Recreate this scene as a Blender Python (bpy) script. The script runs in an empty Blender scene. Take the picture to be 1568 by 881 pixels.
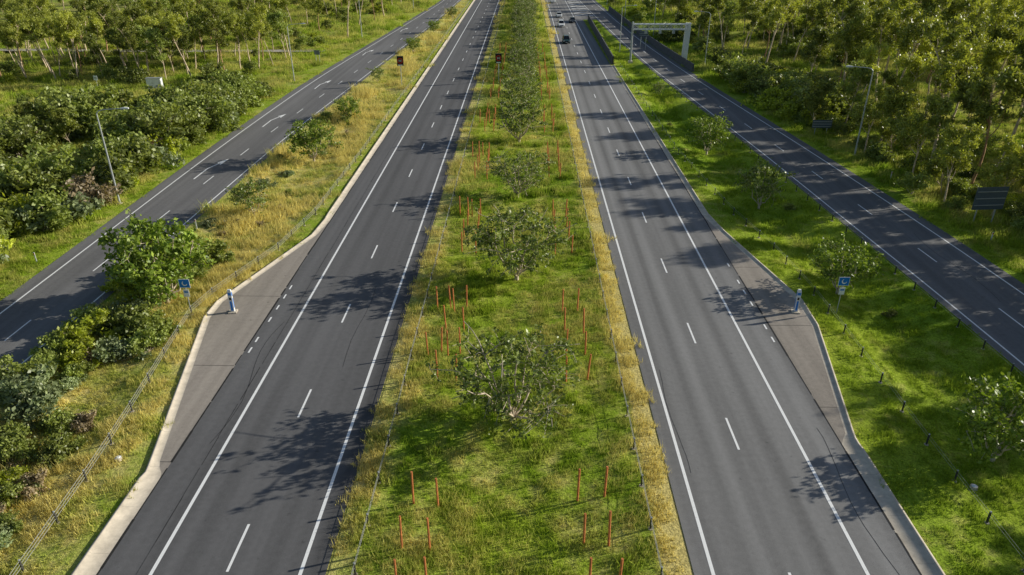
import bpy, math, numpy as np
from mathutils import Vector
rad = math.radians
R = np.random.default_rng(7)
scene = bpy.context.scene
scene.view_settings.view_transform = 'Standard'
scene.view_settings.look = 'None'
scene.view_settings.exposure = 0

# ------------------------------------------------------------------ materials
def newmat(name):
    m = bpy.data.materials.new(name); m.use_nodes = True
    nt = m.node_tree; nt.nodes.clear()
    out = nt.nodes.new('ShaderNodeOutputMaterial')
    return m, nt, out
def N(nt, t, **kw):
    n = nt.nodes.new(t)
    for k, v in kw.items(): setattr(n, k, v)
    return n
def setin(nt, sock, v):
    if isinstance(v, bpy.types.NodeSocket): nt.links.new(v, sock)
    elif v is not None:
        if isinstance(v, tuple) and len(v) == 3 and sock.type == 'RGBA': v = v + (1,)
        sock.default_value = v
def M(nt, op, a, b=None, c=None, clamp=False):
    n = N(nt, 'ShaderNodeMath', operation=op, use_clamp=clamp)
    setin(nt, n.inputs[0], a); setin(nt, n.inputs[1], b)
    if c is not None: setin(nt, n.inputs[2], c)
    return n.outputs[0]
def MIX(nt, f, a, b, mode='MIX'):
    n = N(nt, 'ShaderNodeMix', data_type='RGBA', blend_type=mode)
    setin(nt, n.inputs[0], f); setin(nt, n.inputs[6], a); setin(nt, n.inputs[7], b)
    return n.outputs[2]
def MR(nt, v, a, b, c=0.0, d=1.0):
    n = N(nt, 'ShaderNodeMapRange', clamp=True)
    setin(nt, n.inputs[0], v)
    for i, x in enumerate((a, b, c, d)): n.inputs[i+1].default_value = x
    return n.outputs[0]
def NOISE(nt, vec, scale, detail=4, rough=.55, sc=(1, 1, 1)):
    if sc != (1, 1, 1):
        mp = N(nt, 'ShaderNodeMapping'); nt.links.new(vec, mp.inputs[0]); mp.inputs[3].default_value = sc
        vec = mp.outputs[0]
    n = N(nt, 'ShaderNodeTexNoise'); nt.links.new(vec, n.inputs['Vector'])
    n.inputs['Scale'].default_value = scale; n.inputs['Detail'].default_value = detail
    n.inputs['Roughness'].default_value = rough
    return n.outputs[0]
def BSDF(nt, out, col, rough=.8, metal=0, bump=None, bstr=.3, bdist=.02, spec=.3):
    b = N(nt, 'ShaderNodeBsdfPrincipled')
    setin(nt, b.inputs['Base Color'], col); setin(nt, b.inputs['Roughness'], rough)
    b.inputs['Metallic'].default_value = metal
    b.inputs['Specular IOR Level'].default_value = spec
    if bump is not None:
        bp = N(nt, 'ShaderNodeBump'); bp.inputs['Strength'].default_value = bstr; bp.inputs['Distance'].default_value = bdist
        nt.links.new(bump, bp.inputs['Height']); nt.links.new(bp.outputs[0], b.inputs['Normal'])
    nt.links.new(b.outputs[0], out.inputs[0])
    return b
def plain(name, col, rough=.6, metal=0, var=.12, scale=6, spec=.3):
    m, nt, out = newmat(name)
    g = N(nt, 'ShaderNodeNewGeometry')
    n = NOISE(nt, g.outputs['Position'], scale)
    c = MIX(nt, MR(nt, n, .3, .7), tuple(x*(1-var) for x in col), tuple(min(1, x*(1+var)) for x in col))
    BSDF(nt, out, c, rough, metal, spec=spec)
    return m

def leafmat(name, dark, light, transl=.35, objvar=.35, alt=None):
    m, nt, out = newmat(name)
    g = N(nt, 'ShaderNodeNewGeometry'); oi = N(nt, 'ShaderNodeObjectInfo')
    c = MIX(nt, g.outputs['Random Per Island'], dark, light)
    if alt: c = MIX(nt, MR(nt, oi.outputs['Random'], .35, .95), c, alt)
    v = MR(nt, oi.outputs['Random'], 0, 1, 1-objvar, 1+objvar)
    n = NOISE(nt, g.outputs['Position'], .8, 2)
    v = M(nt, 'MULTIPLY', v, MR(nt, n, .3, .7, .65, 1.3))
    vm = N(nt, 'ShaderNodeVectorMath', operation='SCALE'); nt.links.new(c, vm.inputs[0]); nt.links.new(v, vm.inputs['Scale'])
    c = vm.outputs[0]
    b = N(nt, 'ShaderNodeBsdfPrincipled'); nt.links.new(c, b.inputs['Base Color'])
    b.inputs['Roughness'].default_value = .42; b.inputs['Specular IOR Level'].default_value = .4
    t = N(nt, 'ShaderNodeBsdfTranslucent')
    c2 = MIX(nt, 1.0, c, (1.25, 1.25, .5), 'MULTIPLY'); nt.links.new(c2, t.inputs[0])
    mx = N(nt, 'ShaderNodeMixShader'); mx.inputs[0].default_value = transl
    nt.links.new(b.outputs[0], mx.inputs[1]); nt.links.new(t.outputs[0], mx.inputs[2])
    nt.links.new(mx.outputs[0], out.inputs[0])
    return m

def grass_colour(nt, pos, green, green2, straw, strawbias=0.0):
    sx = N(nt, 'ShaderNodeSeparateXYZ'); nt.links.new(pos, sx.inputs[0]); x = sx.outputs[0]
    n1 = NOISE(nt, pos, .22, 5, .6); n2 = NOISE(nt, pos, .9, 3, .6); n3 = NOISE(nt, pos, .07, 3, .5)
    ax = M(nt, 'ABSOLUTE', M(nt, 'ADD', x, .5))
    edge = M(nt, 'MULTIPLY', MR(nt, ax, 6.0, 8.0, 0, .17), MR(nt, ax, 8.6, 9.6, 1, 0))
    rgt = M(nt, 'MULTIPLY', MR(nt, x, 6.3, 7.2, 0, .33), MR(nt, x, 8.2, 9.6, 1, 0))
    lv = M(nt, 'MULTIPLY', MR(nt, x, -33, -31, 0, .15), MR(nt, x, -22.5, -20, 1, 0))
    rv = M(nt, 'MULTIPLY', MR(nt, x, 18, 20, 0, -.07), MR(nt, x, 40, 46, 1, 0))
    s = M(nt, 'ADD', M(nt, 'MULTIPLY', n1, .5), M(nt, 'MULTIPLY', n2, .5))
    for t in (edge, rgt, lv, rv): s = M(nt, 'ADD', s, t)
    s = M(nt, 'ADD', s, strawbias)
    f = MR(nt, s, .455, .74)
    c = MIX(nt, MR(nt, n3, .35, .65), green, green2)
    return MIX(nt, f, c, straw), x

def grassmat(name, bias, green=(.31, .46, .035), green2=(.47, .59, .055), straw=(.93, .80, .27)):
    m, nt, out = newmat(name)
    g = N(nt, 'ShaderNodeNewGeometry'); oi = N(nt, 'ShaderNodeObjectInfo')
    c, x = grass_colour(nt, g.outputs['Position'], green, green2, straw, bias)
    v = MR(nt, g.outputs['Random Per Island'], 0, 1, .6, 1.12)
    v = M(nt, 'MULTIPLY', v, MR(nt, oi.outputs['Random'], 0, 1, .85, 1.05))
    vm = N(nt, 'ShaderNodeVectorMath', operation='SCALE'); nt.links.new(c, vm.inputs[0]); nt.links.new(v, vm.inputs['Scale'])
    b = N(nt, 'ShaderNodeBsdfDiffuse'); nt.links.new(vm.outputs[0], b.inputs[0])
    t = N(nt, 'ShaderNodeBsdfTranslucent'); nt.links.new(vm.outputs[0], t.inputs[0])
    mx = N(nt, 'ShaderNodeMixShader'); mx.inputs[0].default_value = .4
    nt.links.new(b.outputs[0], mx.inputs[1]); nt.links.new(t.outputs[0], mx.inputs[2]); nt.links.new(mx.outputs[0], out.inputs[0])
    return m

MAT = {}
m, nt, out = newmat('ground_grass')
g = N(nt, 'ShaderNodeNewGeometry'); P = g.outputs['Position']
c, x = grass_colour(nt, P, (.28, .42, .035), (.42, .52, .05), (.74, .62, .23))
ax = M(nt, 'ABSOLUTE', x)
fn = NOISE(nt, P, .12, 4)
ff = M(nt, 'MULTIPLY', MR(nt, ax, 46, 54), MR(nt, fn, .42, .64, .05, .75))
c = MIX(nt, ff, c, (.27, .22, .11))
fine = NOISE(nt, P, 7, 4, .7)
c = MIX(nt, 1.0, c, MIX(nt, MR(nt, fine, .3, .7), (.42, .42, .42), (1.25, 1.25, 1.25)), 'MULTIPLY')
BSDF(nt, out, c, .95, bump=fine, bstr=.8, bdist=.12, spec=.05)
MAT['ground'] = m

def asphalt(name, base, var, lanes_and_shade=None):
    m, nt, out = newmat(name)
    g = N(nt, 'ShaderNodeNewGeometry'); P = g.outputs['Position']
    big = NOISE(nt, P, .15, 4, .55, (1, .25, 1))
    st = NOISE(nt, P, 1.1, 3, .5, (1, .012, 1))
    fine = NOISE(nt, P, 26, 3, .7); mid = NOISE(nt, P, 3.0, 4, .7)
    v = M(nt, 'ADD', MR(nt, big, .3, .7, -var, var), MR(nt, st, .3, .7, -var*1.3, var*1.3))
    v = M(nt, 'ADD', v, MR(nt, fine, .25, .75, -.25, .25))
    v = M(nt, 'ADD', v, MR(nt, mid, .3, .7, -.10, .10))
    spot = NOISE(nt, P, 1.7, 2, .5); v = M(nt, 'ADD', v, MR(nt, spot, .70, .76, 0, -.25))
    if lanes_and_shade:
        sx = N(nt, 'ShaderNodeSeparateXYZ'); nt.links.new(P, sx.inputs[0])
        for (cx, hw, amp) in lanes_and_shade:
            d = M(nt, 'ABSOLUTE', M(nt, 'SUBTRACT', sx.outputs[0], cx))
            v = M(nt, 'ADD', v, MR(nt, d, hw*.3, hw, amp, 0))
    v = M(nt, 'ADD', v, 1.0)
    vm = N(nt, 'ShaderNodeVectorMath', operation='SCALE'); vm.inputs[0].default_value = base; nt.links.new(v, vm.inputs['Scale'])
    BSDF(nt, out, vm.outputs[0], .9, bump=fine, bstr=.35, bdist=.01, spec=.2)
    return m
MAT['asph_l'] = asphalt('asphalt_dark', (.132, .130, .133), .12,
    [(-14.2, .5, .10), (-15.9, .5, .10), (-10.9, .5, .10), (-12.5, .5, .10), (-17.9, .9, .16), (-9.2, .6, -.25)])  # last band: grass shadow along the median edge, put into the colour
MAT['asph_r'] = asphalt('asphalt_worn', (.215, .211, .209), .12,
    [(9.6, .5, .13), (11.2, .5, .13), (13.1, .5, .13), (14.8, .5, .13), (10.4, .35, -.14), (13.95, .35, -.14), (17.2, .9, .16)])
MAT['asph_s'] = asphalt('asphalt_side_road', (.18, .176, .176), .14)
MAT['bay'] = asphalt('bay_seal', (.34, .30, .26), .14)
MAT['path'] = asphalt('path_seal', (.4, .37, .33), .10)
MAT['seam'] = plain('bitumen_seam', (.03, .029, .028), .9, var=.4, scale=3)

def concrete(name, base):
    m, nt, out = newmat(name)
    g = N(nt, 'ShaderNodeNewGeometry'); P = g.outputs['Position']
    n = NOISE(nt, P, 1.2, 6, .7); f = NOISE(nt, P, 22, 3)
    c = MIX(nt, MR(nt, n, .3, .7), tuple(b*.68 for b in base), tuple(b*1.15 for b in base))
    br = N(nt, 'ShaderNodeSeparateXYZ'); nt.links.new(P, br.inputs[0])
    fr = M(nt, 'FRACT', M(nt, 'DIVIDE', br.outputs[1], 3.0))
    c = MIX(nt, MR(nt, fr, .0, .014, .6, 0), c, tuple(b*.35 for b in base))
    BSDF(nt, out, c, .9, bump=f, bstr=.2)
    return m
MAT['conc'] = concrete('kerb_concrete', (.66, .58, .47))
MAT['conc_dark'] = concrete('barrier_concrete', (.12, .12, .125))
m, nt, out = newmat('road_paint')
g = N(nt, 'ShaderNodeNewGeometry'); n = NOISE(nt, g.outputs['Position'], 6, 5, .75)
BSDF(nt, out, MIX(nt, MR(nt, n, .30, .42), (.55, .55, .54), (.95, .95, .94)), .6)
MAT['paint'] = m
MAT['steel'] = plain('galvanised_steel', (.46, .49, .51), .45, .4)
MAT['cable'] = plain('cable_steel', (.45, .45, .42), .6, .2)
MAT['greywhite'] = plain('painted_steel_light', (.74, .76, .77), .45)
MAT['signback'] = plain('sign_back', (.10, .13, .16), .5)
MAT['black'] = plain('black_plastic', (.012, .012, .014), .5)
MAT['postdark'] = plain('post_dark', (.05, .05, .045), .7)
MAT['rust'] = plain('rust_timber', (.58, .20, .07), .8, var=.3)
MAT['blue'] = plain('sign_blue', (.015, .20, .66), .4)
MAT['white'] = plain('sign_white', (.80, .82, .84), .5)
MAT['red'] = plain('sign_red', (.50, .03, .02), .4)
MAT['bark'] = plain('bark_grey', (.56, .47, .36), .9, var=.35, scale=3)
MAT['bark_gum'] = plain('bark_gum', (.62, .49, .35), .85, var=.4, scale=1.5)
MAT['bark_red'] = plain('bark_red', (.44, .26, .15), .9, var=.3, scale=2)
MAT['glass'] = plain('car_glass', (.012, .015, .018), .08, spec=.6)
MAT['tyre'] = plain('tyre', (.02, .02, .02), .9)
MAT['car_white'] = plain('car_paint_white', (.80, .81, .82), .25, var=.02)
MAT['car_green'] = plain('car_paint_dark', (.02, .05, .05), .25, var=.02)
MAT['car_grey'] = plain('car_paint_grey', (.06, .07, .085), .25, var=.02)
MAT['lamp'] = plain('headlamp', (.8, .8, .8), .1)
MAT['leaf_fig'] = leafmat('leaf_fig', (.11, .16, .035), (.33, .40, .10), .28, .10)
MAT['leaf_dense'] = leafmat('leaf_dense', (.10, .17, .02), (.36, .46, .07), .28, .12)
MAT['leaf_gum'] = leafmat('leaf_gum', (.18, .225, .04), (.48, .51, .115), .38, .34, alt=(.38, .40, .08))
MAT['leaf_bush'] = leafmat('leaf_bush', (.15, .19, .045), (.38, .43, .10), .33, .36, alt=(.25, .30, .075))
MAT['leaf_sage'] = leafmat('leaf_sage', (.18, .23, .10), (.38, .44, .22), .25, .2)
MAT['leaf_wattle'] = leafmat('leaf_wattle', (.28, .33, .03), (.54, .59, .07), .38, .2)
MAT['leaf_dry'] = leafmat('leaf_dry', (.26, .20, .12), (.50, .40, .25), .25, .2)
MAT['grass'] = grassmat('grass_blades', 0.0)
MAT['drygrass'] = grassmat('dry_grass_blades', .11)

# ------------------------------------------------------------------ mesh helpers
def quad_mesh(name, verts, quads, mats, midx=None, smooth=False):
    me = bpy.data.meshes.new(name)
    nv, nf = len(verts), len(quads)
    me.vertices.add(nv); me.vertices.foreach_set('co', np.asarray(verts, dtype=np.float32).ravel())
    me.loops.add(nf*4); me.loops.foreach_set('vertex_index', np.asarray(quads, dtype=np.int32).ravel())
    me.polygons.add(nf); me.polygons.foreach_set('loop_start', np.arange(0, nf*4, 4, dtype=np.int32))
    try: me.polygons.foreach_set('loop_total', np.full(nf, 4, dtype=np.int32))
    except Exception: pass
    for m in mats: me.materials.append(m)
    if midx is not None: me.polygons.foreach_set('material_index', np.asarray(midx, dtype=np.int32))
    me.update(calc_edges=True); me.validate()
    return me
def link(name, me, loc=(0, 0, 0), rot=0, scl=1, parent=None):
    o = bpy.data.objects.new(name, me); scene.collection.objects.link(o)
    o.location = loc; o.rotation_euler = (0, 0, rot)
    o.scale = (scl, scl, scl) if not isinstance(scl, tuple) else scl
    if parent: o.parent = parent
    return o
class B:
    def __init__(s): s.v = []; s.f = []; s.m = []; s.mats = []
    def mi(s, k):
        if k not in s.mats: s.mats.append(k)
        return s.mats.index(k)
    def add(s, vs, fs, k):
        o = len(s.v); s.v += [tuple(v) for v in vs]; i = s.mi(k)
        for f in fs: s.f.append([o+a for a in f]); s.m.append(i)
    def box(s, c, d, k, rz=0):
        x, y, z = d[0]/2, d[1]/2, d[2]/2; ca, sa = math.cos(rz), math.sin(rz)
        vs = []
        for sx, sy, sz in ((-1,-1,-1),(1,-1,-1),(1,1,-1),(-1,1,-1),(-1,-1,1),(1,-1,1),(1,1,1),(-1,1,1)):
            a, b = sx*x, sy*y; vs.append((c[0]+a*ca-b*sa, c[1]+a*sa+b*ca, c[2]+sz*z))
        s.add(vs, [(0,3,2,1),(4,5,6,7),(0,1,5,4),(1,2,6,5),(2,3,7,6),(3,0,4,7)], k)
    def tube(s, p0, p1, r0, r1, k, n=8):
        p0, p1 = Vector(p0), Vector(p1); d = (p1-p0).normalized()
        a = d.orthogonal().normalized(); b = d.cross(a)
        vs = []
        for p, r in ((p0, r0), (p1, r1)):
            for i in range(n):
                t = 2*math.pi*i/n; vs.append(p+a*math.cos(t)*r+b*math.sin(t)*r)
        fs = [(i, (i+1) % n, n+(i+1) % n, n+i) for i in range(n)]
        fs += [tuple(range(n-1, -1, -1)), tuple(range(n, 2*n))]
        s.add(vs, fs, k)
    def poly(s, pts, k): s.add(pts, [tuple(range(len(pts)))], k)
    def loft(s, rings, k):
        n = len(rings[0]); vs = [p for r in rings for p in r]; fs = []
        for j in range(len(rings)-1):
            for i in range(n):
                fs.append((j*n+i, j*n+(i+1) % n, (j+1)*n+(i+1) % n, (j+1)*n+i))
        fs += [tuple(range(n-1, -1, -1)), tuple((len(rings)-1)*n+i for i in range(n))]
        s.add(vs, fs, k)
    def mesh(s, name):
        me = bpy.data.meshes.new(name); me.from_pydata(s.v, [], s.f)
        for k in s.mats: me.materials.append(MAT[k])
        me.polygons.foreach_set('material_index', s.m); me.update()
        return me
    def make(s, name, loc=(0, 0, 0), rot=0, scl=1): return link(name, s.mesh(name), loc, rot, scl)

# ------------------------------------------------------------------ road geometry (metres; Y = along the motorway)
YS = np.arange(-60, 900, 1.5)
def curve(yk, xk, sm=25):
    x = np.interp(YS, yk, xk); k = np.ones(sm)/sm
    xp = np.pad(x, sm//2, mode='edge'); return np.convolve(xp, k, 'valid')[:len(YS)]
RL = curve([-60,41,54,84,105,123,151,193,259,301,400,900],[34.4,33.8,32.8,31.2,29.8,28.4,26.2,24.4,22.3,21.2,19.5,19.5])
RR = curve([-60,51,67,90,126,151,191,255,301,400,900],[41.2,40.1,39,37.3,33.9,31.8,29.3,27.4,26.2,25,25])
LR = curve([-60,38,52,78,99,134,220,301,400,900],[-33.5,-33.5,-33.3,-33.1,-32.9,-31.2,-27.3,-25.2,-24,-24])
LL = curve([-60,47,70,99,140,203,293,400,900],[-39.2,-39.3,-39.8,-40.1,-39.5,-35.8,-31.2,-30,-30])
rl = lambda y: np.interp(y, YS, RL); rr = lambda y: np.interp(y, YS, RR)
ll = lambda y: np.interp(y, YS, LL); lr = lambda y: np.interp(y, YS, LR)
bayL = lambda y: np.interp(y, [-60,29.3,30.2,46.5,49.0,62.5,66.5,900],[-19.1,-19.1,-19.7,-23.3,-23.3,-19.5,-19.1,-19.1])
bayR = lambda y: np.interp(y, [-60,32.6,33.5,46.0,50.0,66,68.5,900],[18.1,18.1,18.7,21.2,21.4,18.5,18.1,18.1])
gutL = lambda y: np.interp(y, [-60,29.0,30.2,62,68,900],[.95,.95,.38,.30,.55,.5])
gutR = lambda y: np.interp(y, [-60,32.4,33.5,64,68,900],[.85,.85,.30,.28,.5,.45])
def ribbon(name, fa, fb, y0, y1, z, mat, step=1.5):
    ys = np.arange(y0, y1+.01, step)
    a = np.stack([fa(ys), ys, np.full_like(ys, z)], 1); b = np.stack([fb(ys), ys, np.full_like(ys, z)], 1)
    n = len(ys); v = np.concatenate([a, b]); i = np.arange(n-1)
    q = np.stack([i, i+n, i+n+1, i+1], 1)
    me = quad_mesh(name, v, q, [mat]); me.flip_normals() if v[n][0] < v[0][0] else None
    return link(name, me)
C = lambda k: (lambda y: np.full_like(y, k, dtype=float))
ribbon('motorway_carriageway', C(-19.1), C(-8.8), -60, 900, 0, MAT['asph_l'])
ribbon('motorway_carriageway', C(7.85), C(18.1), -60, 900, 0, MAT['asph_r'])
ribbon('side_road', lambda y: ll(y)-1.3, lambda y: lr(y)+.7, -60, 900, 0, MAT['asph_s'])
ribbon('exit_ramp', lambda y: rl(y)-.7, lambda y: rr(y)+1.2, -60, 900, 0, MAT['asph_s'])
ribbon('gore_pavement', C(18.1), lambda y: np.maximum(rl(y)-.7, 18.2), 236, 900, .0, MAT['asph_s'])
ribbon('emergency_bay', bayL, C(-19.1), 29, 67, .004, MAT['bay'], .5)
ribbon('emergency_bay', C(18.1), bayR, 32, 69, .004, MAT['bay'], .5)
sm_ = B()
def seamline(x, y0, y1, w=.05):
    y = y0
    while y < y1:
        y2 = min(y+R.uniform(1.2, 4), y1); d = R.normal(0, .012)
        ww = w*R.uniform(.6, 1.5)
        sm_.poly([(x+d-ww, y, .0075), (x+d+ww, y, .0075), (x+d+ww, y2, .0075), (x+d-ww, y2, .0075)], 'seam'); y = y2+(R.uniform(.1, .5) if R.random() < .35 else .002)
seamline(-19.1, -20, 160, .05); seamline(18.1, -20, 130, .04); seamline(-17.35, 0, 120, .012)
def wiggle(x, y, L, amp, w, ph):
    k = 14
    pts = [(x+amp*math.sin(ph+i*.45)+R.normal(0, .012), y+L*i/k) for i in range(k+1)]
    for (x0, y0), (x1, y1) in zip(pts, pts[1:]):
        sm_.poly([(x0-w, y0, .0074), (x0+w, y0, .0074), (x1+w, y1, .0074), (x1-w, y1, .0074)], 'seam')
for a in ((-17.6, 32, 14, .4, .012, 0), (17.0, 22, 12, .25, .012, 2), (9.0, 30, 10, .12, .010, 1), (-11.9, 40, 12, .15, .010, 3), (37.2, 50, 14, .3, .014, 0)): wiggle(*a)
sm_.make('pavement_joints')
def bayjoint(f, x1, ys):
    b = B()
    for y in ys: b.poly([(min(float(f(y)), x1), y, .0078), (max(float(f(y)), x1), y, .0078), (max(float(f(y)), x1), y+.04, .0078), (min(float(f(y)), x1), y+.04, .0078)], 'seam')
    b.make('bay_joints')
bayjoint(bayL, -19.15, (30.4, 40, 50)); bayjoint(bayR, 18.15, (36, 46, 56))
for sgn, f, gw in ((-1, bayL, gutL), (1, bayR, gutR)):
    ym = 900 if sgn < 0 else 155
    ys = np.arange(-60, ym+.1, .5); x0 = f(ys); w = gw(ys)
    prof = [(0, 0, .006), (1, 0, .02), (1, .05, .11), (1, .17, .11), (1, .19, -.15)]
    v = np.concatenate([np.stack([x0+sgn*(k*w+dx), ys, np.full_like(ys, z)], 1) for k, dx, z in prof]); n = len(ys); q = []
    for j in range(len(prof)-1):
        i = np.arange(n-1); q.append(np.stack([j*n+i, (j+1)*n+i, (j+1)*n+i+1, j*n+i+1], 1))
    me = quad_mesh('kerb', v, np.concatenate(q), [MAT['conc']])
    if sgn < 0: me.flip_normals()
    link('concrete_kerb', me)

# painted markings
mk = B()
def dash(x, y, w, l, z=.008, dx=0):
    mk.poly([(x-w/2, y-l/2, z), (x+w/2, y-l/2, z), (x+dx+w/2, y+l/2, z), (x+dx-w/2, y+l/2, z)], 'paint')
for k in range(-6, 60):
    dash(-13.3, 24.5+11.43*k, .13, 2.9); dash(12.17, 33.4+11.43*k, .13, 2.9)
    for fa, fb, off in ((ll, lr, 3), (rl, rr, 6)):
        y = 30+11.43*k+off
        if y > 420: continue
        x = (fa(y)+fb(y))/2 if fa is rl else fb(y)-3.1
        x2 = (fa(y+3)+fb(y+3))/2 if fa is rl else fb(y+3)-3.1
        dash(x, y, .12, 3, dx=float(x2-x))
for y in (42.0, 43.4, 46.3, 48.2, 50.0, 51.6): dash(-18.75, y, .12, .7)
for y in (44.0, 45.8, 49.4, 51.4, 53.2, 56.5): dash(17.75, y, .12, .7)
def arrow(x, y, s=1.0, side=1):
    z = .008; w = .09
    mk.poly([(x-w, y-2.5*s, z), (x+w, y-2.5*s, z), (x+w, y+.8*s, z), (x-w, y+.8*s, z)], 'paint')
    mk.poly([(x-w, y+.8*s, z), (x+w, y+.8*s, z), (x+side*.75, y+2.7*s, z), (x+side*.6, y+2.9*s, z)], 'paint')
    mk.poly([(x+side*.25, y+2.9*s, z), (x+side*.98, y+2.1*s, z), (x+side*1.1, y+4.2*s, z)], 'paint')
for x, y in ((-38.0, 82), (-37.9, 106), (-37.4, 133), (-36.3, 170), (-34, 210)): arrow(x, y, 1.2)
for i in range(9):
    y = 246+i*7; a, b = 16.2, float(rl(y))-.5
    mid = (a+b)/2
    mk.poly([(a+.2, y, .008), (mid, y+3, .008), (mid, y+4.2, .008), (a+.2, y+1.2, .008)], 'paint')
    mk.poly([(mid, y+3, .008), (b, y, .008), (b, y+1.2, .008), (mid, y+4.2, .008)], 'paint')
mk.make('lane_markings')
for x in (-16.7, -9.95, 8.72, 15.7): ribbon('edge_line', C(x-.085), C(x+.085), -60, 900, .008, MAT['paint'], 10)
for f in (ll, lr, rl, rr): ribbon('edge_line', (lambda y, f=f: f(y)-.07), (lambda y, f=f: f(y)+.07), -60, 700, .008, MAT['paint'])

# ------------------------------------------------------------------ terrain
def inroad(x, y, m=0.0):
    a = (x > -19.1-m) & (x < -8.8+m); a |= (x > 7.85-m) & (x < 18.1+m)
    a |= (x > bayL(y)-gutL(y)-.2-m) & (x < -19); a |= (x < bayR(y)+gutR(y)+.2+m) & (x > 18)
    a |= (x > ll(y)-1.3-m) & (x < lr(y)+.7+m); a |= (x > rl(y)-.7-m) & (x < rr(y)+1.2+m)
    a |= (y > 236) & (x > 15) & (x < rl(y)+m)
    return a
def ss(t): t = np.clip(t, 0, 1); return t*t*(3-2*t)
def gz(x, y):
    x = np.asarray(x, float); y = np.asarray(y, float); z = np.full(np.broadcast(x, y).shape, -.03)
    def dip(a, b, dep):
        d = np.minimum(x-a, b-x); w = np.maximum((b-a)/2, .1)
        return -dep*ss((d-.8)/np.maximum(w-.8, .5))*(d > 0)
    z = z+dip(-8.8, 7.85, .25)
    z = z+dip(lr(y)+.7, bayL(y)-1.0, .35)*(y < 260)
    z = z+dip(bayR(y)+.8, rl(y)-.7, .6)*(y < 230)
    bump = .25*np.sin(x*.31+y*.17)*np.sin(y*.23-x*.11)+.12*np.sin(x*.9+1)*np.sin(y*.7)
    dl = ss((ll(y)-2.3-x)/8); dr = ss((x-rr(y)-2.2)/8)
    z = z+(bump-.1)*np.maximum(dl, dr)
    z = z+.05*np.sin(x*1.7+y*.9)*np.sin(y*1.3-x)*ss((7.5-np.abs(x+.5))/2)
    return z
xs = np.concatenate([[-4000,-2000,-1000,-600,-400,-300], np.arange(-220,-60,4), np.arange(-60,60,.75), np.arange(60,221,4), [300,400,600,1000,2000,4000]])
ys = np.concatenate([[-3000,-1000,-400,-150], np.arange(-60,140,1.0), np.arange(140,320,3), np.arange(320,600,12), [700,900,1300,2000,4000,6000]])
X, Y = np.meshgrid(xs, ys); Z = gz(X, Y)
nx, ny = len(xs), len(ys); i = np.arange(nx-1)[None]+nx*np.arange(ny-1)[:, None]
q = np.stack([i, i+1, i+nx+1, i+nx], -1).reshape(-1, 4)
link('ground', quad_mesh('ground', np.stack([X, Y, Z], -1).reshape(-1, 3), q, [MAT['ground']]))

# ------------------------------------------------------------------ vegetation generators
def unit(v): return v/np.maximum(np.linalg.norm(v, axis=-1, keepdims=True), 1e-9)
class Tree:
    def __init__(s, seed): s.r = np.random.default_rng(seed); s.seg = []; s.tips = []
    def grow(s, p, d, L, r, lvl, top, P):
        n = P.get('nseg', 3); q = p.copy(); dd = d.copy(); rr_ = r
        for k in range(n):
            dd = unit(dd+s.r.normal(0, P['wob'], 3)+np.array([0, 0, P['up']]))
            q2 = q+dd*L/n; r2 = rr_*P.get('tap', .86)
            s.seg.append((q, q2, rr_, r2)); q, rr_ = q2, r2
            if lvl >= top-1 or (lvl >= top-2 and k == n-1): s.tips.append(q.copy())
        if lvl >= top: return
        c = P['kids'][min(lvl, len(P['kids'])-1)]
        ph = s.r.uniform(0, 6.28)
        for j in range(c):
            a = ph+j*6.283/c+s.r.normal(0, .35)
            u = unit(np.cross(dd, [.3, .5, .8])); w = np.cross(dd, u)
            sp = P['spread']*s.r.uniform(.6, 1.3)
            nd = unit(dd*math.cos(sp)+(u*math.cos(a)+w*math.sin(a))*math.sin(sp))
            s.grow(q, nd, L*P['dec']*s.r.uniform(.75, 1.2), rr_*.72, lvl+1, top, P)
    def mesh(s, name, leaf, bark, nl, spread, l, w, droop=0., flat=.7, drop=0.0):
        V = []; Q = []; o = 0; ns = 5; ang = np.arange(ns)*2*np.pi/ns
        for p0, p1, r0, r1 in s.seg:
            d = unit(p1-p0); a = unit(np.cross(d, [.31, .77, .55])); b = np.cross(d, a)
            ring = np.cos(ang)[:, None]*a+np.sin(ang)[:, None]*b
            V.append(p0+ring*r0); V.append(p1+ring*r1)
            i = np.arange(ns); Q.append(np.stack([i, (i+1) % ns, ns+(i+1) % ns, ns+i], 1)+o); o += 2*ns
        nb = sum(len(x) for x in Q)
        tips = np.array(s.tips)
        if drop: tips = tips[s.r.random(len(tips)) > drop]
        cnt = np.maximum(1, (nl*s.r.uniform(.3, 1.7, len(tips))).astype(int))
        c = np.repeat(tips, cnt, 0); n = len(c)
        sp = np.repeat(s.r.uniform(.6, 1.35, len(tips)), cnt)[:, None]
        off = s.r.normal(0, 1, (n, 3))*spread*sp; off[:, 2] *= flat; c = c+off
        c[:, 2] = np.maximum(c[:, 2], .12)
        a = s.r.normal(0, 1, (n, 3)); a[:, 2] -= droop; a = unit(a)
        b = unit(np.cross(a, s.r.normal(0, 1, (n, 3))))
        sz = s.r.uniform(.6, 1.3, n)[:, None]
        lv = np.stack([c-a*l/2*sz, c+b*w/2*sz, c+a*l/2*sz, c-b*w/2*sz], 1).reshape(-1, 3)
        V.append(lv); Q.append(np.arange(n*4).reshape(-1, 4)+o)
        Q = np.concatenate(Q); mi = np.zeros(len(Q)); mi[nb:] = 1
        return quad_mesh(name, np.concatenate(V), Q, [bark, leaf], mi)
    def arc(s, a, c, b, r0, r1, n):
        pts = [(1-t)**2*a+2*t*(1-t)*c+t*t*b for t in np.linspace(0, 1, n+1)]; rs = np.linspace(r0, r1, n+1)
        for k in range(1, n): pts[k] = pts[k]+s.r.normal(0, .03, 3)*np.linalg.norm(b-a)
        for k in range(n): s.seg.append((pts[k], pts[k+1], rs[k], rs[k+1]))
        return pts[1:]
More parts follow.
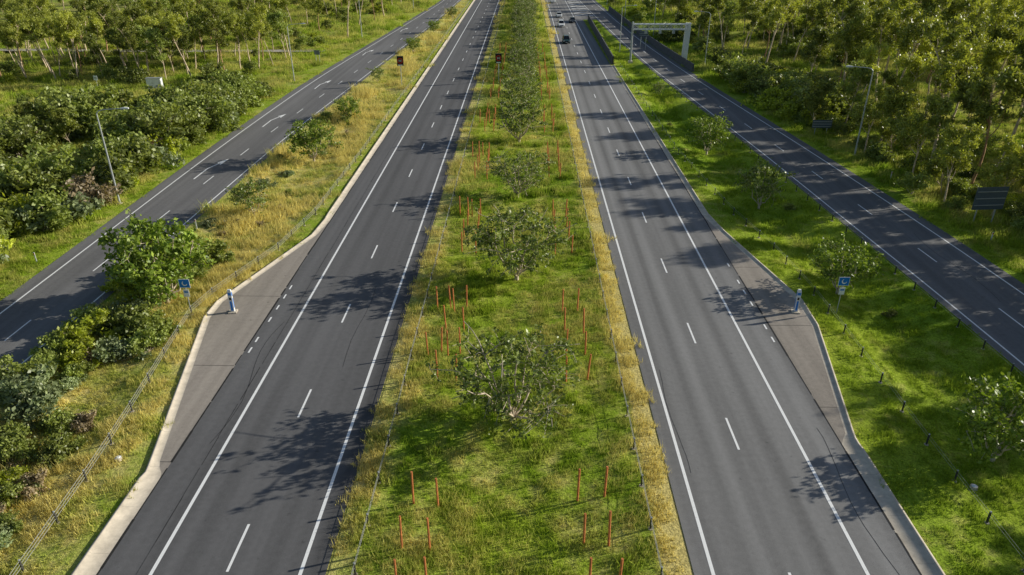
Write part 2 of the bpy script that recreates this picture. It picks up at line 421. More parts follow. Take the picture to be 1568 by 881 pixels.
def fig(seed, H=5.8, W=4.1, nl=12, leaf='leaf_fig', n1=10, n2=44, n3=200, l=.25, w=.15, sp=.15, br=.09, zc=.58, zr=.42, rmin=.5):
    """open spreading crown: ascending limbs fan out from the base, twigs fill a lumpy dome"""
    t = Tree(seed); r = t.r
    c = np.array([0, 0, zc*H]); rd = np.array([W, W, zr*H]); ph = r.uniform(0, 6.28, 4)
    def target(lo=.5):
        while True:
            u = unit(r.normal(0, 1, 3)); a = math.atan2(u[1], u[0])
            f = 1+.17*math.sin(3*a+ph[0])+.13*math.sin(5*a+ph[1]+3*u[2])+.12*math.sin(7*u[2]*2+ph[2])
            rho = r.uniform(lo**2, 1)**.5*f
            p = c+u*rho*rd
            if p[2] > .14*H and p[2] > .13*H+.30*(np.hypot(p[0], p[1])-W*.3)*H/W*.5: return p
    base = np.array([0, 0, .35]); t.seg.append((np.array([0, 0, -.3]), base, br*2.4, br*2.0))
    prim = []
    for j in range(n1):
        a = ph[3]+j*6.283/(n1-1)+r.normal(0, .18); k = r.uniform(.38, .66) if j else .06
        e = np.array([math.cos(a)*W*k, math.sin(a)*W*k, H*r.uniform(.38, .70) if j else H*.74])
        prim += [(p, .5) for p in t.arc(base, e*np.array([.55, .55, .36]), e, br, br*.5, 5)]
    pn = np.array([p for p, _ in prim]); sec = []
    for j in range(n2):
        e = target(.35); e = c*.25+e*.75 if r.random() < .5 else e
        cost = np.linalg.norm(pn-e, axis=1)+1.2*np.maximum(0, pn[:, 2]-e[2])
        s0 = pn[np.argmin(cost)]; mid = (s0+e)/2+np.array([0, 0, .08*H*r.uniform(-.2, 1)])
        sec += t.arc(s0, mid, e, br*.45, br*.24, 3)
    sn = np.array(sec); t.tips += list(sn[::3])
    for j in range(n3):
        e = target(rmin); s0 = sn[np.argmin(np.linalg.norm(sn-e, axis=1)+.6*np.maximum(0, sn[:, 2]-e[2]))]
        q = t.arc(s0, (s0+e)/2+np.array([0, 0, .1]), e, br*.24, br*.13, 2); t.tips += q
    return t.mesh('fig', MAT[leaf], MAT['bark'], nl, sp, l, w)
def gum(seed, H=14, leaf='leaf_gum', bark='bark_gum', nl=15, W=3.8, clear=.42, drop=.2):
    t = Tree(seed); h0 = H*clear*t.r.uniform(.85, 1.15)
    lean = t.r.normal(0, .10, 2); q = np.array([0, 0, -.3]); d = unit(np.array([lean[0], lean[1], 1.])); r = H*.015
    nn = 7
    for k in range(nn):
        d = unit(d+t.r.normal(0, .09, 3)+np.array([0, 0, .05])); q2 = q+d*H*.80/nn
        t.seg.append((q, q2, r, r*.84)); q = q2; r *= .84
        if q[2] > h0*.75:
            for j in range(2 if k < nn-1 else 4):
                a = t.r.uniform(0, 6.28); tl = t.r.uniform(.5, 1.0)
                dd = np.array([math.cos(a)*math.sin(tl), math.sin(a)*math.sin(tl), math.cos(tl)])
                t.grow(q, dd, W*.55*t.r.uniform(.6, 1.3)*(1.1-.5*q[2]/H), r*.65, 0, 2, dict(wob=.15, up=.10, kids=[3, 3], spread=.6, dec=.66))
    return t.mesh('gum', MAT[leaf], MAT[bark], nl, .30, .44, .18, droop=.8, drop=drop)
def bush(seed, H=1.6, W=1.5, leaf='leaf_bush', nl=11, l=.22, w=.13):
    t = Tree(seed)
    for j in range(8):
        a = t.r.uniform(0, 6.28); tl = t.r.uniform(.1, 1.25)
        d = np.array([math.cos(a)*math.sin(tl), math.sin(a)*math.sin(tl), math.cos(tl)])
        t.grow(np.array([0, 0, 0.]), d, .8*t.r.uniform(.7, 1.3), .03, 0, 2, dict(wob=.18, up=.06, kids=[3, 3], spread=.6, dec=.7))
    tp = np.array(t.tips); S = np.array([W/tp[:, 0].max(), W/tp[:, 0].max(), H/tp[:, 2].max()])
    t.seg = [(a*S, b*S, c, d) for a, b, c, d in t.seg]; t.tips = list(tp*S)
    return t.mesh('bush', MAT[leaf], MAT['bark'], nl, .15*W/1.5, l, w)
def tuft(seed, n, h, area, width, lean, mat):
    r = np.random.default_rng(seed)
    nc = max(6, n//9); cc = r.uniform(-area/2, area/2, (nc, 2)); k = r.integers(0, nc, n)
    ch = r.uniform(.55, 1.3, nc)
    p = cc[k]+r.normal(0, .09, (n, 2)); f = r.random(n) < .4; p[f] = r.uniform(-area/2, area/2, (f.sum(), 2))
    hh = h*r.uniform(.5, 1.2, n)*ch[k]; a = r.uniform(0, 6.28, n)
    wv = np.stack([np.cos(a), np.sin(a), 0*a], 1)*width/2*r.uniform(.6, 1.4, n)[:, None]
    b2 = r.uniform(0, 6.28, n); ln = lean*hh*r.uniform(.2, 1.3, n)
    base = np.stack([p[:, 0], p[:, 1], np.full(n, -.04)], 1)
    tip = base+np.stack([np.cos(b2)*ln, np.sin(b2)*ln, hh], 1)
    v = np.stack([base-wv, base+wv, tip+wv*.15, tip-wv*.15], 1).reshape(-1, 3)
    return quad_mesh('tuft', v, np.arange(n*4).reshape(-1, 4), [mat])

def collection(name, meshes):
    c = bpy.data.collections.new(name)
    for i, me in enumerate(meshes):
        c.objects.link(bpy.data.objects.new('%s_%02d' % (name, i), me))
    return c
def scatter(name, coll, pts, scl, idx, rot=None):
    n = len(pts); me = bpy.data.meshes.new(name); me.vertices.add(n)
    me.vertices.foreach_set('co', np.asarray(pts, dtype=np.float32).ravel())
    for k, t, v in (('scl', 'FLOAT', scl), ('rotz', 'FLOAT', R.uniform(0, 6.28, n) if rot is None else rot), ('pick', 'INT', idx)):
        a = me.attributes.new(k, t, 'POINT'); a.data.foreach_set('value', np.asarray(v, dtype=np.float32 if t == 'FLOAT' else np.int32))
    o = link(name, me)
    ng = bpy.data.node_groups.new(name+'_gn', 'GeometryNodeTree')
    ng.interface.new_socket('Geometry', in_out='INPUT', socket_type='NodeSocketGeometry')
    ng.interface.new_socket('Geometry', in_out='OUTPUT', socket_type='NodeSocketGeometry')
    gi = ng.nodes.new('NodeGroupInput'); go = ng.nodes.new('NodeGroupOutput')
    ci = ng.nodes.new('GeometryNodeCollectionInfo'); ci.inputs[0].default_value = coll
    ci.inputs['Separate Children'].default_value = True; ci.inputs['Reset Children'].default_value = True
    ip = ng.nodes.new('GeometryNodeInstanceOnPoints'); L = ng.links.new
    def at(nm, ty):
        a = ng.nodes.new('GeometryNodeInputNamedAttribute'); a.data_type = ty; a.inputs[0].default_value = nm; return a.outputs[0]
    cx = ng.nodes.new('ShaderNodeCombineXYZ'); L(at('rotz', 'FLOAT'), cx.inputs[2])
    L(gi.outputs[0], ip.inputs['Points']); L(ci.outputs[0], ip.inputs['Instance'])
    ip.inputs['Pick Instance'].default_value = True
    L(at('pick', 'INT'), ip.inputs['Instance Index']); L(cx.outputs[0], ip.inputs['Rotation']); L(at('scl', 'FLOAT'), ip.inputs['Scale'])
    L(ip.outputs[0], go.inputs[0])
    md = o.modifiers.new('scatter', 'NODES'); md.node_group = ng
    return o
def g3(x, y, dz=0): return (x, y, float(gz(x, y))+dz)

# grass
gc = collection('grass_patch', [tuft(1, 240, .17, 1.25, .04, .6, MAT['grass']), tuft(2, 240, .24, 1.25, .04, .6, MAT['grass']),
    tuft(3, 220, .13, 1.25, .045, .7, MAT['grass']), tuft(4, 230, .36, 1.3, .035, .5, MAT['drygrass']),
    tuft(5, 210, .58, 1.2, .04, .45, MAT['drygrass']), tuft(6, 200, .38, 1.1, .055, .6, MAT['grass'])])
PX, PY, PS = [], [], []
for y0, y1, st, sc in ((12, 62, .95, 1.), (62, 112, 1.5, 1.45), (112, 200, 2.6, 2.2), (200, 330, 4.5, 3.4)):
    gx, gy = np.meshgrid(np.arange(-130, 120, st), np.arange(y0, y1, st))
    gx = gx.ravel()+R.uniform(-.5, .5, gx.size)*st; gy = gy.ravel()+R.uniform(-.5, .5, gy.size)*st
    k = (np.abs(gx) < .70*(gy+13)+6) & ~inroad(gx, gy, .35*sc); gx, gy = gx[k], gy[k]
    PX.append(gx); PY.append(gy); PS.append(np.full(gx.size, sc)*R.uniform(.8, 1.2, gx.size))
PX = np.concatenate(PX); PY = np.concatenate(PY); PS = np.concatenate(PS)
low = np.sin(PX*.5+PY*.13)+np.sin(PY*.31-PX*.2)+R.normal(0, .7, PX.size)
pk = R.choice([0, 1, 2], PX.size)
med = np.abs(PX+.5) < 8.4; lv = (PX < -19) & (PX > lr(PY))
edge = (np.abs(PX+.5) > 6.6) & med
pk[med & (low > .9)] = 3; pk[med & (low < -1.3)] = 5
pk[edge & (R.random(PX.size) < .5)] = 3
pk[lv & (low > .0)] = 3; pk[lv & (low > .9) & (PX < -22.5)] = 4
out_ = (PX < ll(PY)-3) | (PX > rr(PY)+3)
pk[out_ & (low > .4)] = 3; pk[out_ & (low < -.6)] = 5
scatter('grass', gc, np.stack([PX, PY, gz(PX, PY)-.0], 1), PS, pk)

# median broadleaf trees
figs = [fig(11, 5.9, 4.4, nl=11), fig(12, 6.3, 4.1, nl=14), fig(13, 5.8, 4.0, nl=10), fig(14, 6.0, 3.4, nl=12)]
for i, (x, y, s) in enumerate([(-.5,34.7,1.0),(-.5,53.9,1.04),(-.6,74.2,.90),(-.6,96.4,1.06),(-.4,115,.85),(-.4,127,.9)]):
    link('broadleaf_tree', figs[[0, 1, 2, 3, 1, 0][i]], g3(x, y), [0.4, 2.2, 4.0, 1.0, 5, 3][i], s)
for y in np.arange(138, 330, 6.5):
    link('broadleaf_tree', figs[int(R.integers(0, 4))], g3(.1+R.normal(0, .5), y+R.uniform(-1, 1)), R.uniform(0, 6.28), R.uniform(.6, 1.0))
dens = [fig(21, 6.6, 3.3, nl=20, leaf='leaf_dense', sp=.22, l=.36, w=.21, n3=170, zc=.55, zr=.45), fig(22, 4.8, 2.5, nl=16, leaf='leaf_dense', n1=6, n2=24, n3=90, br=.06, sp=.2), fig(23, 4.4, 2.1, nl=13, n1=6, n2=20, n3=70, br=.05, sp=.19)]
for x, y, k, s in [(-27.9,49.5,0,1.08),(-26.2,87,1,1.2),(-26.6,108.6,1,.8),(-27.3,68,2,.95),(-27.4,137,2,.7),(-25.5,172,1,.8),(-24.4,205,1,.8),(-22.6,240,2,.9),
                   (23.9,92,1,1.15),(24.9,71.9,2,1.2),(25.4,52,1,1.0),(26.4,32.0,1,1.1),(23.5,128,2,.6)]:
    link('young_tree', dens[k], g3(x, y), R.uniform(0, 6.28), s)

# shrubs
bc = collection('shrub_kind', [bush(31), bush(32, 1.9, 1.4), bush(33, 1.3, 1.6, 'leaf_sage'), bush(34, 1.5, 1.5, 'leaf_wattle'), bush(35, 2.4, 1.5), bush(36, .9, 1.1, 'leaf_sage'), bush(37, 1.4, 1.3, 'leaf_dry', nl=6)])
sp = []
def clearview(x, y):
    return (41 < x < 48.5 and 50 < y < 68.5) or (39 < x < 44.5 and 76 < y < 91) or (39 < x < 43.5 and 91 < y < 101)
def addb(x0, x1, y0, y1, n, s0, s1, kinds, relL=False, relR=False, gap=0):
    for _ in range(n):
        y = R.uniform(y0, y1); x = R.uniform(x0, x1)
        if gap and math.sin(x*.21+y*.09)+math.sin(y*.15-x*.12) < gap: continue
        if relL: x = float(ll(y))-x
        if relR: x = float(rr(y))+x
        s = s0+(s1-s0)*R.random()**1.5
        if inroad(np.array([x]), np.array([y]), .8)[0] or (clearview(x, y) and s > .5): continue
        sp.append((x, y, s, int(R.choice(kinds))))
addb(5.2, 28, 35, 108, 330, .9, 2.6, [0, 1, 4, 0, 3, 1, 4, 5, 6, 2], relL=True, gap=-.6)
addb(28, 60, 35, 104, 160, 1.1, 2.7, [0, 1, 4, 4, 3, 6], relL=True, gap=-.4)
addb(5.0, 9, 80, 125, 50, 1.2, 2.3, [0, 1, 4], relL=True)
addb(7, 60, 134, 330, 80, .7, 1.7, [0, 1, 4, 3], relL=True)
addb(3.4, 20, 30, 150, 150, .5, 1.4, [0, 1, 4, 3, 0, 4], relR=True)
addb(4.5, 14, 105, 138, 60, 1.3, 2.3, [3, 4, 1, 3], relR=True)
addb(6, 60, 150, 330, 100, .8, 2.0, [0, 1, 4, 3], relR=True)
addb(-32, -26.8, 24, 56, 50, .6, 1.45, [0, 0, 2, 3, 5, 1, 6])
addb(-31, -25, 18, 34, 26, .45, 1.1, [2, 5, 0, 1, 6])
addb(-31, -24.5, 58, 110, 18, .3, .9, [0, 5, 1, 6])
addb(21, 29, 25, 110, 6, .3, .5, [0, 1])
sp += [(-27.7, 57.5, 1.2, 1), (-26.8, 44.0, 1.4, 0), (-28.8, 44.5, 1.3, 0), (-25.8, 42, .9, 1), (-29.8, 46, 1.1, 2)]
sp = np.array(sp)
scatter('shrubs', bc, np.stack([sp[:, 0], sp[:, 1], gz(sp[:, 0], sp[:, 1])-.05], 1), sp[:, 2], sp[:, 3].astype(int))

# eucalyptus woodland
ec = collection('gum_kind', [gum(41, 14, clear=.5), gum(42, 13, bark='bark_red', clear=.48), gum(43, 15.5, clear=.46, drop=.25), gum(44, 11, clear=.32), gum(45, 12, leaf='leaf_bush', nl=17, clear=.3), gum(46, 8, nl=17, W=4.2, clear=.15)])
fp = [(49.5, 77, 1.05, 1), (47.8, 69.5, .68, 3), (51, 88, 1.1, 2), (48, 96, .85, 0), (53, 68, 1.15, 0), (46.5, 104, .8, 4), (50, 60, .9, 3), (55, 82, 1.2, 2)]
def addt(n, fx, y0, y1, s0, s1, mind, kinds=(0, 1, 2, 3, 4, 5), ok=None):
    c = 0
    for _ in range(n*6):
        if c >= n: break
        y = R.uniform(y0, y1); x = fx(y)
        if (ok and not ok(x, y)) or clearview(x, y): continue
        if any((x-a)**2+(y-b)**2 < mind*mind for a, b, *_ in fp[-400:]): continue
        fp.append((x, y, R.uniform(s0, s1), int(R.choice(kinds)))); c += 1
addt(24, lambda y: float(rr(y))+R.uniform(4.5, 9.5), 20, 104, .5, .85, 3.4, kinds=(5, 5, 3, 3))
addt(24, lambda y: float(rr(y))+R.uniform(9, 17), 25, 112, .6, .95, 4.4, kinds=(1, 0, 4, 3))
addt(68, lambda y: float(rr(y))+R.uniform(17, 55), 15, 130, .85, 1.25, 5.4, kinds=(0, 1, 2, 0, 2, 4))
addt(105, lambda y: float(rr(y))+R.uniform(15, 90), 130, 210, .7, 1.1, 5.0)
addt(170, lambda y: float(rr(y))+R.uniform(13, 150), 200, 360, .75, 1.15, 5.1)
addt(95, lambda y: float(ll(y))-R.uniform(12, 75), 134, 172, .65, .92, 4.1, kinds=(0, 1, 2, 0, 4), ok=lambda x, y: y > 136+max(0, (x+62))*1.6)
addt(165, lambda y: float(ll(y))-R.uniform(9, 150), 180, 360, .7, 1.05, 5.2)
addt(24, lambda y: R.uniform(-115, -60), 66, 102, .32, .55, 4.5, kinds=(3, 4, 5, 5))
addt(110, lambda y: R.uniform(-260, 260), 360, 520, .9, 1.3, 6, ok=lambda x, y: abs(x) > 45)
fp = np.array(fp)
scatter('eucalyptus_woodland', ec, np.stack([fp[:, 0], fp[:, 1], gz(fp[:, 0], fp[:, 1])], 1), fp[:, 2], fp[:, 3].astype(int))

# ------------------------------------------------------------------ street furniture
def stakes(x, y, n=2):
    b = B()
    for j in range(n):
        for sx in (-.63, .63):
            px, py = sx+R.normal(0, .06), (j-(n-1)/2)*3.0+R.normal(0, .12)
            z0 = float(gz(x+px, y+py))
            lx, ly = R.normal(0, .05, 2); h = R.uniform(1.85, 2.1)
            b.tube((px, py, z0-.1), (px+lx, py+ly, z0+h), .062, .058, 'rust', 6)
    b.make('planting_stakes', (x, y, 0))
for y in (20.8, 26.5, 40.5, 46.6, 60.5, 66.5, 81.5, 87.5, 103, 109, 123, 129, 141, 150, 160, 172):
    stakes(-4.85, y+R.normal(0, .2)); stakes(3.65, y+R.normal(0, .2))
for y in (40.5, 46.6, 66.5, 87.5, 105): stakes(-4.9-.9, y+1.2, 1)

def wire_barrier(f, y0, y1, gap=3.0, h=.72, cable=.009, postk='postdark', nc=2):
    b = B(); yy = np.arange(y0, y1, gap); prev = None
    for y in yy:
        x = float(f(y)); z = float(gz(x, y))
        b.box((x, y, z+h/2-.05), (.06, .09, h+.1), postk)
        b.tube((x, y, z+h), (x, y, z+h+.05), .055, .04, 'steel', 6)
        b.tube((x, y, z-.02), (x, y, z+.04), .13, .12, 'conc', 8)
        if prev:
            for dz in (-.04, -.22, -.40)[:nc]:
                b.tube((prev[0], prev[1], prev[2]+h+dz), (x, y, z+h+dz), cable, cable, 'cable', 4)
        prev = (x, y, z)
    return b.make('wire_rope_barrier')
wire_barrier(lambda y: -7.45, 14, 330, cable=.012); wire_barrier(lambda y: 6.3, 14, 330, cable=.012)
wire_barrier(lambda y: np.interp(y, [20,33,48,59,68,90,400],[-22.4,-23.3,-25.0,-22.0,-21.0,-20.7,-20.7]), 14, 330, cable=.013, nc=3)
wire_barrier(lambda y: np.interp(y, [20,52,60,70,90,400],[23.2,23.1,22.7,21.3,19.8,19.8]), 15, 156, cable=.006)
wire_barrier(lambda y: float(rl(y))-1.5, 25, 150, cable=.006)

def wall(fx, y0, y1, h, name):
    b = B(); rings = []
    for y in np.arange(y0, y1+.1, 3.0):
        x = float(fx(y)); rings.append([(x-.28, y, -.1), (x+.28, y, -.1), (x+.2, y, .35), (x+.11, y, h), (x-.11, y, h), (x-.2, y, .35)])
    b.loft(rings, 'conc_dark'); b.make(name)
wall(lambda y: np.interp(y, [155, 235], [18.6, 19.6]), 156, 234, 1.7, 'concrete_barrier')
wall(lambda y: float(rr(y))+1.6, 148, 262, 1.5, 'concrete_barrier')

def lamp(x, y, h, side, arm=2.6, loc_name='street_lamp'):
    b = B()
    b.box((0, 0, .02), (.5, .5, .06), 'conc'); b.tube((0, 0, 0), (0, 0, .5), .13, .12, 'steel')
    b.tube((0, 0, .5), (0, 0, h-.35), .11, .065, 'steel', 10)
    p = [(0, 0, h-.35), (side*.25, 0, h-.08), (side*.8, 0, h+.05), (side*arm, 0, h+.18)]
    for a, c in zip(p, p[1:]): b.tube(a, c, .05, .045, 'steel')
    hx = side*(arm+.35)
    b.loft([[(hx-side*.4, -.1, h+.12), (hx-side*.4, .1, h+.12), (hx-side*.4, .1, h+.24), (hx-side*.4, -.1, h+.24)],
            [(hx, -.18, h+.12), (hx, .18, h+.12), (hx, .15, h+.3), (hx, -.15, h+.3)],
            [(hx+side*.4, -.1, h+.16), (hx+side*.4, .1, h+.16), (hx+side*.4, .1, h+.26), (hx+side*.4, -.1, h+.26)]], 'greywhite')
    b.poly([(hx-.3, -.12, h+.11), (hx+.3, -.12, h+.11), (hx+.3, .12, h+.11), (hx-.3, .12, h+.11)], 'lamp')
    b.make(loc_name, g3(x, y))
for x, y, h, s in [(-42.5,70.9,9.8,1),(-43.2,137.5,10,1),(-42.3,196,10,1),(-38,262,10,1),(42.2,90,10.8,-1),(37.6,155,10.5,-1),(33.4,196,10.5,-1),(31.5,240,10.5,-1),(22.4,176,10,1),(30.5,285,10.5,-1),(45,28,10.8,-1)]:
    lamp(x, y, h, s)

# sign gantry over the ramp
b = B(); xl, xr_, gy, hh = 22.6, 33.9, 158.5, 7.2
b.loft([[(xr_-.55, gy-.4, -.1), (xr_+.55, gy-.4, -.1), (xr_+.55, gy+.4, -.1), (xr_-.55, gy+.4, -.1)],
        [(xr_-.35, gy-.35, hh+.8), (xr_+.75, gy-.35, hh+.8), (xr_+.75, gy+.35, hh+.8), (xr_-.35, gy+.35, hh+.8)]], 'greywhite')
b.tube((xl, gy, -.1), (xl, gy, hh+1.0), .22, .2, 'steel', 10); b.box((xl, gy, .15), (.9, .9, .4), 'conc')
for dy in (-.7, .7):
    for dz in (-.45, .55): b.box(((xl+xr_)/2, gy+dy, hh+dz), (xr_-xl, .16, .16), 'greywhite')
n = 10
for i in range(n+1):
    xx = xl+(xr_-xl)*i/n
    for dz in (-.45, .55): b.box((xx, gy, hh+dz), (.09, 1.4, .09), 'steel')
    for dy in (-.7, .7):
        b.box((xx, gy+dy, hh+.05), (.09, .09, .9), 'steel')
        if i < n: b.tube((xx, gy+dy, hh-.42), (xx+(xr_-xl)/n, gy+dy, hh+.52), .04, .04, 'steel', 5)
    if i < n: b.tube((xx, gy-.7, hh+.6), (xx+(xr_-xl)/n, gy+.7, hh+.6), .035, .035, 'steel', 5)
for xx in (25.3, 28.2, 31.0):
    b.box((xx, gy-.9, hh-.9), (.5, .5, .6), 'steel'); b.tube((xx, gy-.8, hh-.6), (xx, gy-.7, hh-.3), .05, .05, 'steel', 6)
b.make('sign_gantry')

def phone(x, y, rot=0):
    b = B()
    b.box((0, 0, .02), (.6, .6, .08), 'conc')
    b.loft([[(-.14, -.12, .05), (.14, -.12, .05), (.14, .12, .05), (-.14, .12, .05)],
            [(-.14, -.12, 1.75), (.14, -.12, 1.75), (.14, .12, 1.75), (-.14, .12, 1.75)],
            [(-.1, -.08, 1.88), (.1, -.08, 1.88), (.1, .08, 1.88), (-.1, .08, 1.88)]], 'greywhite')
    for sx in (-1, 1):
        b.box((sx*.146, 0, 1.5), (.012, .18, .3), 'blue'); b.box((sx*.146, 0, .75), (.012, .12, .8), 'blue')
    for sy in (-1, 1):
        b.box((0, sy*.126, 1.55), (.22, .012, .22), 'blue'); b.box((0, sy*.128, 1.15), (.14, .016, .2), 'black')
        b.box((0, sy*.126, .55), (.14, .012, .8), 'blue')
    b.make('emergency_telephone', (x, y, .03), rot)
phone(-21.9, 47.4, .15); phone(20.7, 48.1, -.15)
def phonesign(x, y):
    b = B(); b.tube((0, 0, -.2), (0, 0, 3.0), .035, .035, 'steel')
    b.box((0, -.06, 2.65), (.8, .02, .7), 'white'); b.box((0, -.075, 2.65), (.74, .012, .64), 'blue')
    pts = []
    for i in range(13):
        t = math.radians(110+i*20); pts.append((.2*math.cos(t)+.02, .2*math.sin(t)+2.65))
    for i in range(12):
        (x0, z0), (x1, z1) = pts[i], pts[i+1]
        w0 = .45 if 1 < i < 10 else .25
        f = lambda px, pz, k: (.02+(px-.02)*k, -.084, 2.65+(pz-2.65)*k)
        b.poly([f(x0, z0, 1), f(x0, z0, 1-w0), f(x1, z1, 1-w0), f(x1, z1, 1)], 'white')
    b.box((0, -.06, 1.85), (.42, .02, .6), 'white'); b.box((0, -.072, 1.95), (.3, .006, .12), 'blue')
    b.make('emergency_phone_sign', g3(x, y))
phonesign(-24.9, 47.0); phonesign(23.9, 48.3)

def speedsign(x, y):
    b = B(); b.tube((0, 0, -.2), (0, 0, 3.6), .07, .06, 'steel')
    b.box((0, 0, 4.3), (1.15, .22, 1.6), 'black'); b.box((0, -.1, 5.16), (1.2, .4, .06), 'black')
    b.box((0, -.125, 3.62), (.8, .02, .18), 'white')
    n = 16
    for i in range(n):
        t0, t1 = 2*math.pi*i/n, 2*math.pi*(i+1)/n
        b.poly([(.5*math.cos(t0), -.118, 4.4+.5*math.sin(t0)), (.36*math.cos(t0), -.118, 4.4+.36*math.sin(t0)),
                (.36*math.cos(t1), -.118, 4.4+.36*math.sin(t1)), (.5*math.cos(t1), -.118, 4.4+.5*math.sin(t1))], 'red')
    for dx in (-.14, .14): b.box((dx, -.122, 4.4), (.16, .01, .3), 'white'); b.box((dx, -.128, 4.4), (.07, .006, .18), 'black')
    b.make('electronic_speed_sign', g3(x, y))
speedsign(-22.4, 134); speedsign(-4.7, 137)

def signback(x, y, w, h, zb, rot=0):
    b = B()
    for sx in (-w*.3, w*.3): b.tube((sx, .08, -.2), (sx, .08, zb+h-.1), .06, .06, 'steel')
    b.box((0, 0, zb+h/2), (w, .04, h), 'signback')
    for k in (.2, .5, .8): b.box((0, -.05, zb+h*k), (w*.94, .05, .07), 'steel')
    b.make('road_sign', g3(x, y), rot)
signback(45.3, 66.8, 3.2, 2.3, 1.5, .1); signback(41.4, 99.8, 2.7, 1.1, 1.0); signback(27.8, 176, 2.0, 1.3, 3.0)
signback(-44, 158, 1.2, .9, 1.6)
b = B(); b.box((0, 0, .06), (3.0, 1.5, .16), 'conc')
b.box((0, 0, .95), (2.5, 1.0, 1.6), 'greywhite'); b.box((0, 0, 1.79), (2.7, 1.2, .08), 'steel')
for dx in (-.62, .62):
    b.box((dx, -.51, .95), (1.12, .02, 1.4), 'white'); b.box((dx+.4, -.53, 1.0), (.05, .03, .2), 'black'); b.box((dx, -.525, .45), (.7, .012, .2), 'signback')
b.make('service_cabinet', g3(-66.5, 131), .1)
b = B(); b.tube((0, 0, -.1), (0, 0, 2.3), .04, .04, 'steel'); b.box((0, -.05, 2.0), (.8, .02, .8), 'white'); b.box((0, -.065, 2.0), (.6, .01, .12), 'black')
b.make('path_sign', g3(-77, 131), -.2)
def marker(x, y):
    b = B(); b.box((0, 0, .45), (.11, .03, 1.1), 'white'); b.box((0, -.02, .85), (.08, .012, .16), 'red'); b.make('guide_post', g3(x, y))
for x, y in ((-31.5, 64), (-31.6, 92), (-30.5, 124), (43.3, 62), (42.2, 80), (-42.2, 56)): marker(x, y)
for x, y in ((-22.1, 30.6), (24.0, 29.6), (-29.5, 66)):
    b = B(); b.tube((0, 0, -.1), (0, 0, .12), .2, .18, 'conc', 14); b.tube((0, 0, .12), (0, 0, .16), .14, .08, 'white', 14); b.make('drain_pit', g3(x, y, .05))
ys_ = np.linspace(-260, -46, 80)
v = np.concatenate([np.stack([ys_, 175+.06*(ys_+46)+3*np.sin(ys_*.03)-w, np.full(80, .28)], 1) for w in (1.6, -1.6)])
i = np.arange(79); link('shared_path', quad_mesh('path', v, np.stack([i, i+1, i+81, i+80], 1), [MAT['path']]))

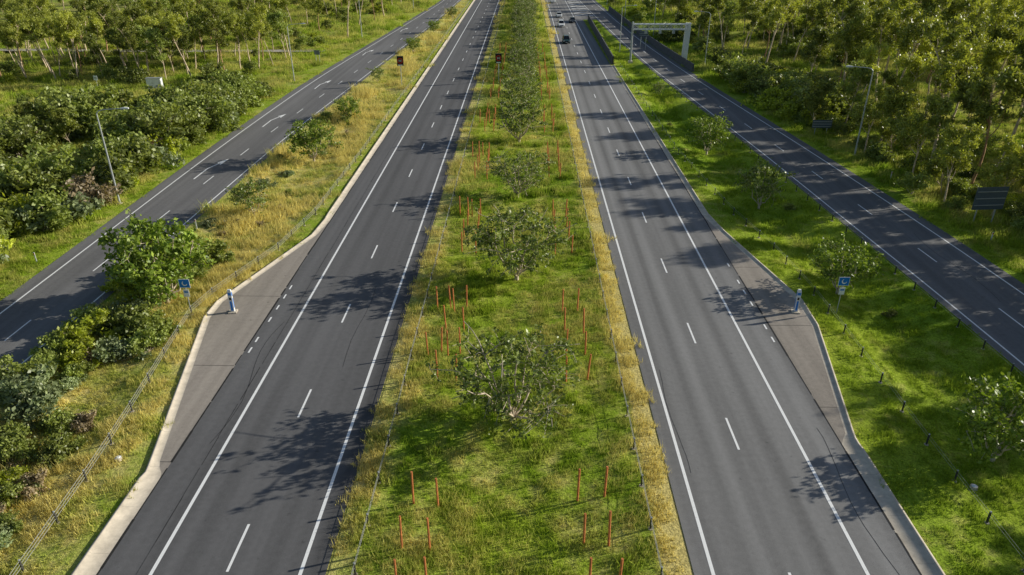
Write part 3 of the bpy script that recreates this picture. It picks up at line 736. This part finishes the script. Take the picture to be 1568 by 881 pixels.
# ------------------------------------------------------------------ cars (nose toward -Y)
def car(x, y, paint, suv=False, name='sedan_car'):
    b = B(); H = 1.68 if suv else 1.44; bel = 1.0 if suv else .9
    def ring(yy, hw, z0, z1):
        return [(-hw*.9, yy, z0), (hw*.9, yy, z0), (hw, yy, z0+.18), (hw, yy, z1-.14), (hw*.86, yy, z1), (-hw*.86, yy, z1), (-hw, yy, z1-.14), (-hw, yy, z0+.18)]
    b.loft([ring(-2.3, .72, .32, .66), ring(-2.15, .86, .24, .76), ring(-1.2, .92, .22, bel-.03), ring(0, .93, .22, bel+.01), ring(1.3, .92, .22, bel+.03), ring(2.1, .87, .26, bel), ring(2.28, .75, .34, bel-.14)], paint)
    yb = 2.15 if suv else 1.75; yt = 1.85 if suv else 1.05
    lo = [(-.80, -1.15, bel-.02), (.80, -1.15, bel-.02), (.82, yb, bel-.02), (-.82, yb, bel-.02)]
    hi = [(-.60, -.35, H-.05), (.60, -.35, H-.05), (.62, yt, H-.05), (-.62, yt, H-.05)]
    b.add(lo+hi, [(0, 1, 5, 4), (1, 2, 6, 5), (2, 3, 7, 6), (3, 0, 4, 7)], 'glass')
    b.loft([[(p[0]*1.03, p[1]*1.02, H-.055) for p in hi], [(p[0]*.93, p[1]*.93, H) for p in hi]], paint)
    for a, c in ((0, 4), (1, 5), (2, 6), (3, 7)): b.tube(lo[a], hi[c-4], .045, .04, paint, 5)
    for sx in (-1, 1):
        b.tube((sx*.81, .4, bel), (sx*.62, .4, H-.06), .035, .035, paint, 5)
        for wy in (-1.4, 1.38):
            b.tube((sx*.74, wy, .33), (sx*.95, wy, .33), .33, .33, 'tyre', 14); b.tube((sx*.95, wy, .33), (sx*.965, wy, .33), .2, .18, 'steel', 10)
        b.box((sx*.62, -2.2, .66), (.34, .16, .13), 'lamp'); b.box((sx*.66, 2.24, .8), (.3, .1, .14), 'red')
        b.box((sx*1.0, -.85, bel+.06), (.2, .12, .13), paint)
    b.box((0, -2.29, .55), (.8, .06, .16), 'black'); b.box((0, -2.33, .42), (.4, .02, .11), 'white')
    b.make(name, (x, y, .005))
car(10.4, 187, 'car_green', True, 'suv_car'); car(10.6, 219, 'car_white', True, 'suv_car'); car(11.0, 243, 'car_white'); car(14.4, 229, 'car_grey')
car(10.6, 290, 'car_white')

# ------------------------------------------------------------------ light and camera
el, az = rad(20.5), rad(73)
sd = Vector((math.sin(az)*math.cos(el), math.cos(az)*math.cos(el), math.sin(el)))
sl = bpy.data.lights.new('sun', 'SUN'); sl.energy = 5.0; sl.angle = rad(.5); sl.color = (1, .95, .82)
so = bpy.data.objects.new('sun', sl); scene.collection.objects.link(so); so.rotation_euler = (-sd).to_track_quat('-Z', 'Y').to_euler()
w = bpy.data.worlds.new('World'); scene.world = w; w.use_nodes = True
nt = w.node_tree; bg = nt.nodes['Background']
sk = nt.nodes.new('ShaderNodeTexSky'); sk.sky_type = 'NISHITA'; sk.sun_disc = False
sk.sun_elevation = el; sk.sun_rotation = az
nt.links.new(sk.outputs[0], bg.inputs[0]); bg.inputs[1].default_value = .085
cam = bpy.data.cameras.new('camera'); co = bpy.data.objects.new('camera', cam); scene.collection.objects.link(co)
cam.sensor_width = 36; cam.lens = 25.25; cam.clip_end = 9000; cam.clip_start = .5
co.location = (0, 0, 26.2); co.rotation_euler = (rad(90-26.8), 0, rad(.93))
scene.camera = co
print('counts', len(PX), len(sp), len(fp))
